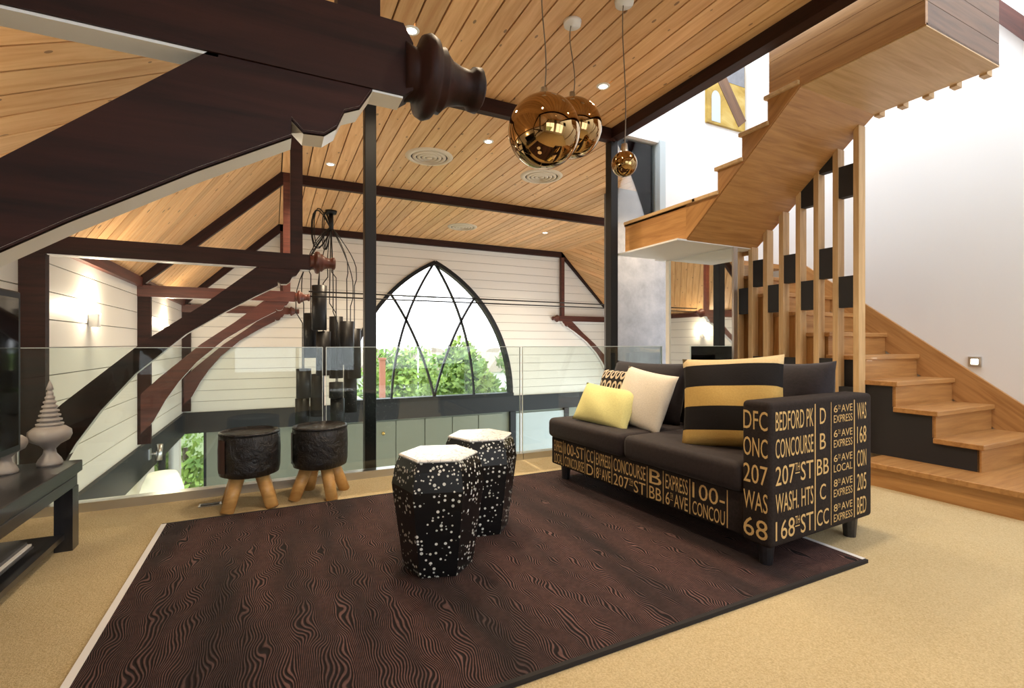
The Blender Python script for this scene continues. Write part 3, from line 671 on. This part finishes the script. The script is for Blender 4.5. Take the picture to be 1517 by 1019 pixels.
spire = [(.056, 0), (.058, .012), (.05, .03), (.03, .055), (.026, .078), (.045, .098), (.085, .118), (.097, .142), (.094, .165), (.07, .183), (.05, .19)]
for i in range(8):
    z = .192+i*.021; q = .060*(1-i*.105); spire += [(q, z), (q*1.02, z+.008), (q*.70, z+.013), (q*.70, z+.020)]
spire += [(.017, .362), (.010, .385), (.0, .41)]; spire = [(r*.84, z) for r, z in spire]
tag(lathe('spire_ornament', spire, M['ceramic'], None, T(-.96, 3.06, .42)), 'grey ceramic spire ornament at the open end of the bench', 'ornament', 'spire ornaments')
tag(lathe('spire_ornament', [(r*.9, z*.9) for r, z in spire], M['ceramic'], None, T(-1.075, 2.945, .42)), 'grey ceramic spire ornament behind the television edge', 'ornament', 'spire ornaments')
z = .085
for i in range(5):
    th = random.uniform(.006, .014)
    b = tag(box('magazine', (-1.20+random.uniform(-.02, .02), 2.52+random.uniform(-.02, .02), z), (-.96+random.uniform(-.02, .02), 2.86+random.uniform(-.02, .02), z+th), M['paper'] if i % 2 else M['paper_dark']), ('black covered', 'white')[i % 2]+' magazine in the stack lying on the lower bench shelf', 'magazine', 'stacked magazines'); z += th
for i in range(4):
    tag(box('book', (-1.18, 2.28+.045*i, .085), (-.95, 2.315+.045*i, .24), (M['paper'], M['concrete'], M['walnut'], M['paper_dark'])[i], bev=.002), ('white', 'grey', 'brown', 'black')[i]+' book standing on the lower bench shelf', 'book', 'standing books')

# ------------------------------------------------------------------ lights and fittings
def light(name, kind, energy, col, loc, parent, size=.1, spot=None, blend=.6):
    l = bpy.data.lights.new(name, kind); l.energy = energy; l.color = col
    if kind == 'SPOT': l.spot_size = spot; l.spot_blend = blend; l.shadow_soft_size = size
    elif kind == 'POINT': l.shadow_soft_size = size
    return link(bpy.data.objects.new(name, l), T(*loc), parent)
DL = [(.83, 3.2), (2.41, 3.2), (.83, 1.6), (2.41, 1.6), (1.6, .2), (2.0, 4.6), (4.4, 4.6), (1.4, 7.9), (4.6, 7.9), (.6, 6.0), (5.4, 6.0)]
wh = ['in the pine ceiling beside the big near finial', 'in the pine ceiling by the small glass pendant', 'in the pine ceiling over the bench end of the rug', 'in the pine ceiling over the sofa', 'in the pine ceiling near the stair void edge']+['in the hall ceiling beyond the steel posts']*6  # the hall entries are added lamps that brighten the nave
for i, (x, y) in enumerate(DL):
    d = thing('downlight', 'small round recessed downlight '+wh[i], 'downlight', (x, y, ZC), 'ceiling downlights')
    lathe('bezel', [(.035, 0), (.035, -.006), (.05, -.006), (.055, 0)], M['soffit'], d, W[d], 20, cap=False); lathe('lens', [(.0, -.003), (.035, -.003), (.035, 0)], M['lamp'], d, W[d], 20)
    light('bulb', 'SPOT', 70 if y < 3.8 else 210, (1, .80, .55), (x, y, ZC-.02), d, .04, R(130), 1.0)
for x, y, lb in ((1.57, 5.27, 'round cream ceiling vent over the glass balustrade, nearer the left'), (3.01, 5.26, 'round cream ceiling vent behind the glass pendants'), (3.04, 8.16, 'round cream ceiling vent near the gable window')):
    v = thing('ceiling_vent', lb, 'vent', (x, y, ZC), 'round ceiling vents')
    lathe('duct', [(0, -.002), (.21, -.002), (.21, 0)], M['band'], v, W[v], 32)
    lathe('rim', [(.205, 0), (.205, -.016), (.25, -.012), (.265, 0)], M['vent'], v, W[v], 36, cap=False)
    for r in (.175, .125, .075): lathe('louvre', [(r-.022, 0), (r-.022, -.022), (r+.012, -.012), (r+.012, 0)], M['vent'], v, W[v], 32, cap=False)
    lathe('core', [(.0, -.02), (.035, -.02), (.035, 0)], M['vent'], v, W[v], 16)
def globe(loc, r, label, sx=0):
    g = thing('globe_pendant', label, 'pendant lamp', loc, 'mirror glass globe pendants')
    bm = bmesh.new(); bmesh.ops.create_uvsphere(bm, u_segments=48, v_segments=28, radius=r); bmobj('glass_globe', bm, M['amber'], g, W[g], True)
    x, y, z = loc; n = 22
    pts = [(x+.02*math.sin(i/n*math.pi*2)*(1 if sx == 0 else 1.3), y+.012*math.sin(i/n*7), z+r+(ZC-z-r)*i/n) for i in range(n+1)]
    tube('cord', pts, .0035, M['chrome'], g, 6)
    lathe('cap', [(.0, r+.05), (.018, r+.045), (.022, r+.0), (.03, r-.01), (0, r-.012)], M['steel'], g, W[g], 16)
    lathe('canopy', [(.0, ZC-z-.03), (.055, ZC-z-.026), (.06, ZC-z)], M['soffit'], g, W[g], 20)
globe((1.385, 2.39, 2.21), .205, 'large amber mirror glass globe pendant, front one of the pair')
globe((1.749, 2.65, 2.405), .19, 'large amber mirror glass globe pendant half hidden behind its twin', 1)
globe((1.925, 2.345, 2.10), .077, 'small amber mirror glass globe pendant beside the steel post')
# pendant cluster over the void
pc = thing('pendant_cluster', 'cluster of black tube pendants on tangled cords hanging in the hall', 'pendant lamp', (.82, 8.1, ZC))
lathe('canopy', [(.0, -.05), (.08, -.05), (.09, 0)], M['black'], pc, W[pc], 20); lathe('stem', [(.035, -.3), (.035, -.05)], M['black'], pc, W[pc], 12)
CY = [(473, 423, 489), (460.5, 464, 530), (479, 491, 556), (498, 469, 560), (514, 476, 540), (525, 487, 560), (450, 546, 589), (470, 554, 616), (498, 566, 589), (448, 590, 637), (500, 590, 637), (519, 540, 610)]
for i, (px, t0, t1) in enumerate(CY):
    Yc = 7.75+(i*.37) % .7; u = (px-758.5)/716; t_ = Yc/(.8965-.4431*u); x = t_*(.4431+.8965*u); za = 1+(509.5-t0)/716*t_; zb = 1+(509.5-t1)/716*t_
    Mx = T(x, Yc, zb); h = za-zb
    tb = lathe('tube_shade', [(.085, 0), (.105, 0), (.105, h), (.02, h+.006), (.0, h+.006)], M['black'], pc, Mx, 20)
    lathe('gold_lining', [(.0, .05), (.08, .05), (.083, .002)], M['gold_in'], tb, Mx, 16)
    n = 16; sw_ = random.uniform(-.18, .18); top = ZC-.25
    pts = [(x+(.82-x)*max(0, (q/n-.6)/.4)**1.5+sw_*math.sin(math.pi*q/n)*(q/n > .45)*.6, Yc+(8.1-Yc)*(q/n)**3, za+(top-za)*q/n) for q in range(n+1)]
    tube('cord', pts, .008, M['black'], pc, 5)
for k in range(5):
    a0 = random.uniform(0, 6.28); pts = [(.82+.3*math.cos(a0)*math.sin(q/14*math.pi), 8.1+.2*math.sin(a0)*math.sin(q/14*math.pi), ZC-.3+.30*math.sin(q/14*math.pi*2)*(1 if k % 2 else -1)) for q in range(15)]
    tube('cord_loop', pts, .008, M['black'], pc, 5)
# wall sconces
for y, lb in ((2.2, 'white wall uplight on the weatherboards above the television'), (5.0, 'white wall uplight on the weatherboards between the first two brackets'), (8.0, 'white wall uplight on the weatherboards nearer the gable')):  # the one above the television is added out of view for the near slope
    s = thing('wall_uplight', lb, 'wall light', (XL, y, 1.15), 'wall uplights')
    box('sconce_body', (XL+.0, y-.03, 1.14), (XL+.07, y+.03, 1.25), M['soffit'], s, bev=.006); box('sconce_lens', (XL+.015, y-.02, 1.25), (XL+.055, y+.02, 1.254), M['lamp'], s)
    light('bulb', 'POINT', 17, (1, .84, .6), (XL+.06, y, 1.30), s, .03)
sp_ = thing('wall_spotlight', 'small steel spotlight on the charcoal belt beam', 'wall light', (XL+.05, 6.9, -.28))
box('spot_plate', (XL+.04, 6.86, -.34), (XL+.055, 6.94, -.22), M['steel'], sp_); tube('spot_barrel', [(XL+.13, 6.9, -.36), (XL+.13, 6.95, -.18)], .035, M['steel'], sp_, 14); tube('spot_arm', [(XL+.05, 6.9, -.28), (XL+.13, 6.91, -.28)], .012, M['steel'], sp_, 8)
# paper lantern floor lamp downstairs
fp = thing('floor_lamp', 'cream ribbed paper lantern lamp in the hall below the belt beam', 'lamp', (-1.08, 6.4, -2.55))
lathe('lamp_base', [(.0, 0), (.16, 0), (.16, .02), (.02, .03)], M['black'], fp, W[fp], 20); tube('lamp_pole', [(-1.08, 6.4, -2.63), (-1.08, 6.4, -1.0)], .012, M['black'], fp)
pf = []
for i in range(15):
    q = i/14; pf.append((.13+.07*math.sin(math.pi*q)+(.004 if i % 2 else 0), 1.65+.5*q))
lathe('lamp_shade', pf, M['lantern'], fp, W[fp], 28); light('bulb', 'POINT', 25, (1, .85, .55), (-1.08, 6.4, -.75), fp, .1)

# ------------------------------------------------------------------ outside
gd = struct(box('ground', (-120, 9.8, -4.2), (140, 200, -4.0), M['grass']), 'ground beyond the window')
struct(box('ground_side', (-60, -40, -4.2), (XL-.3, 9.8, -4.0), M['grass']), 'garden ground beside the hall')
def tree(x, y, zc, r, h, label, n=2600, seed=1):
    rnd = random.Random(seed); t_ = thing('garden_tree', label, 'tree', (x, y, -4), 'garden trees')
    tube('trunk', [(x, y, -4), (x+.1, y, -2.6), (x, y+.1, zc)], [.16, .12, .05], M['bark'], t_, 8)
    cl = [(rnd.gauss(0, r*.45), rnd.gauss(0, r*.45), rnd.uniform(-h*.5, h*.42), r*rnd.uniform(.25, .5)) for _ in range(26)]
    V = []; F = []
    for _ in range(n):
        c = rnd.choice(cl); d = Vector((rnd.gauss(0, 1), rnd.gauss(0, 1), rnd.gauss(0, 1))).normalized()*c[3]*rnd.uniform(.6, 1)
        p = Vector((c[0], c[1], c[2]))+d; a = Vector((rnd.uniform(-1, 1), rnd.uniform(-1, 1), rnd.uniform(-1, 1))).normalized(); b = a.orthogonal().normalized(); s = r*rnd.uniform(.05, .10)
        i = len(V); V += [p+a*s, p+b*s*.55, p-a*s, p-b*s*.55]; F.append((i, i+1, i+2, i+3))
    f = mesh('foliage', V, F, M['leaf'], t_, T(x, y, zc)); f['kind'] = 'stuff'
tree(4.75, 12.4, -.35, 1.2, 2.7, 'bushy bright green tree outside the pointed window', 5200, 3)
tree(5.6, 24, -1.2, 2.2, 3.2, 'leafy tree behind the neighbouring roof', 2600, 4)
tree(-1.6, 11.6, -1.1, 1.0, 2.4, 'leafy shrub tree outside the low side window', 2200, 5)
tree(1.6, 30, -1.4, 2.6, 3.6, 'distant leafy tree on the hillside', 1600, 6)
nr = thing('neighbour_house', 'neighbouring house with stepped tiled hip roof and red chimney', 'house', (1.9, 16.0, -4))
box('wall', (-.9, 14.8, -4), (3.3, 19.2, -1.7), M['house'], nr)
for i in range(12):
    q = i/12; hx, hy = 2.5*(1-q)+.05, 2.6*(1-q)+.05; box('tile_course', (1.2-hx, 17-hy, -1.72+.14*i), (1.2+hx, 17+hy, -1.70+.14*(i+1)), M['tile'], nr)
box('chimney', (3.32, 17.0, -4), (3.50, 17.2, .45), M['brick'], nr); box('chimney_cap', (3.29, 16.97, .45), (3.53, 17.23, .52), M['brick'], nr)
an = thing('tv_antenna', 'thin television antenna on a tall mast outside the window', 'antenna', (4.16, 15.2, -4))
tube('mast', [(4.16, 15.2, -4), (4.16, 15.2, 2.55)], .02, M['steel'], an); tube('boom', [(3.66, 15.2, 2.5), (4.76, 15.2, 2.5)], .012, M['steel'], an)
for i in range(7): tube('element', [(3.7+.16*i, 14.95, 2.5), (3.7+.16*i, 15.45, 2.5)], .008, M['steel'], an)
rnd = random.Random(11)
for i in range(30):
    y = 40+14*(i//6)+rnd.uniform(-.6, .6); x = y*.30+((i % 6)-2.0+.5*((i//6) % 2))*(y*.13)+rnd.uniform(-.5, .5); s = rnd.uniform(1.4, 1.9)*y/50
    h = thing('hillside_house', 'small distant hillside house with pitched roof', 'house', (x, y, -4), 'distant houses')
    box('wall', (x-s, y-3, -4), (x+s, y+3, -1.3), M['house'], h)
    prism_xz('roof', [(x-s-.3, -1.3), (x+s+.3, -1.3), (x+s*.3, rnd.uniform(.0, .6)), (x-s*.3, .3)], y-3.2, y+3.2, M['tile'], h)
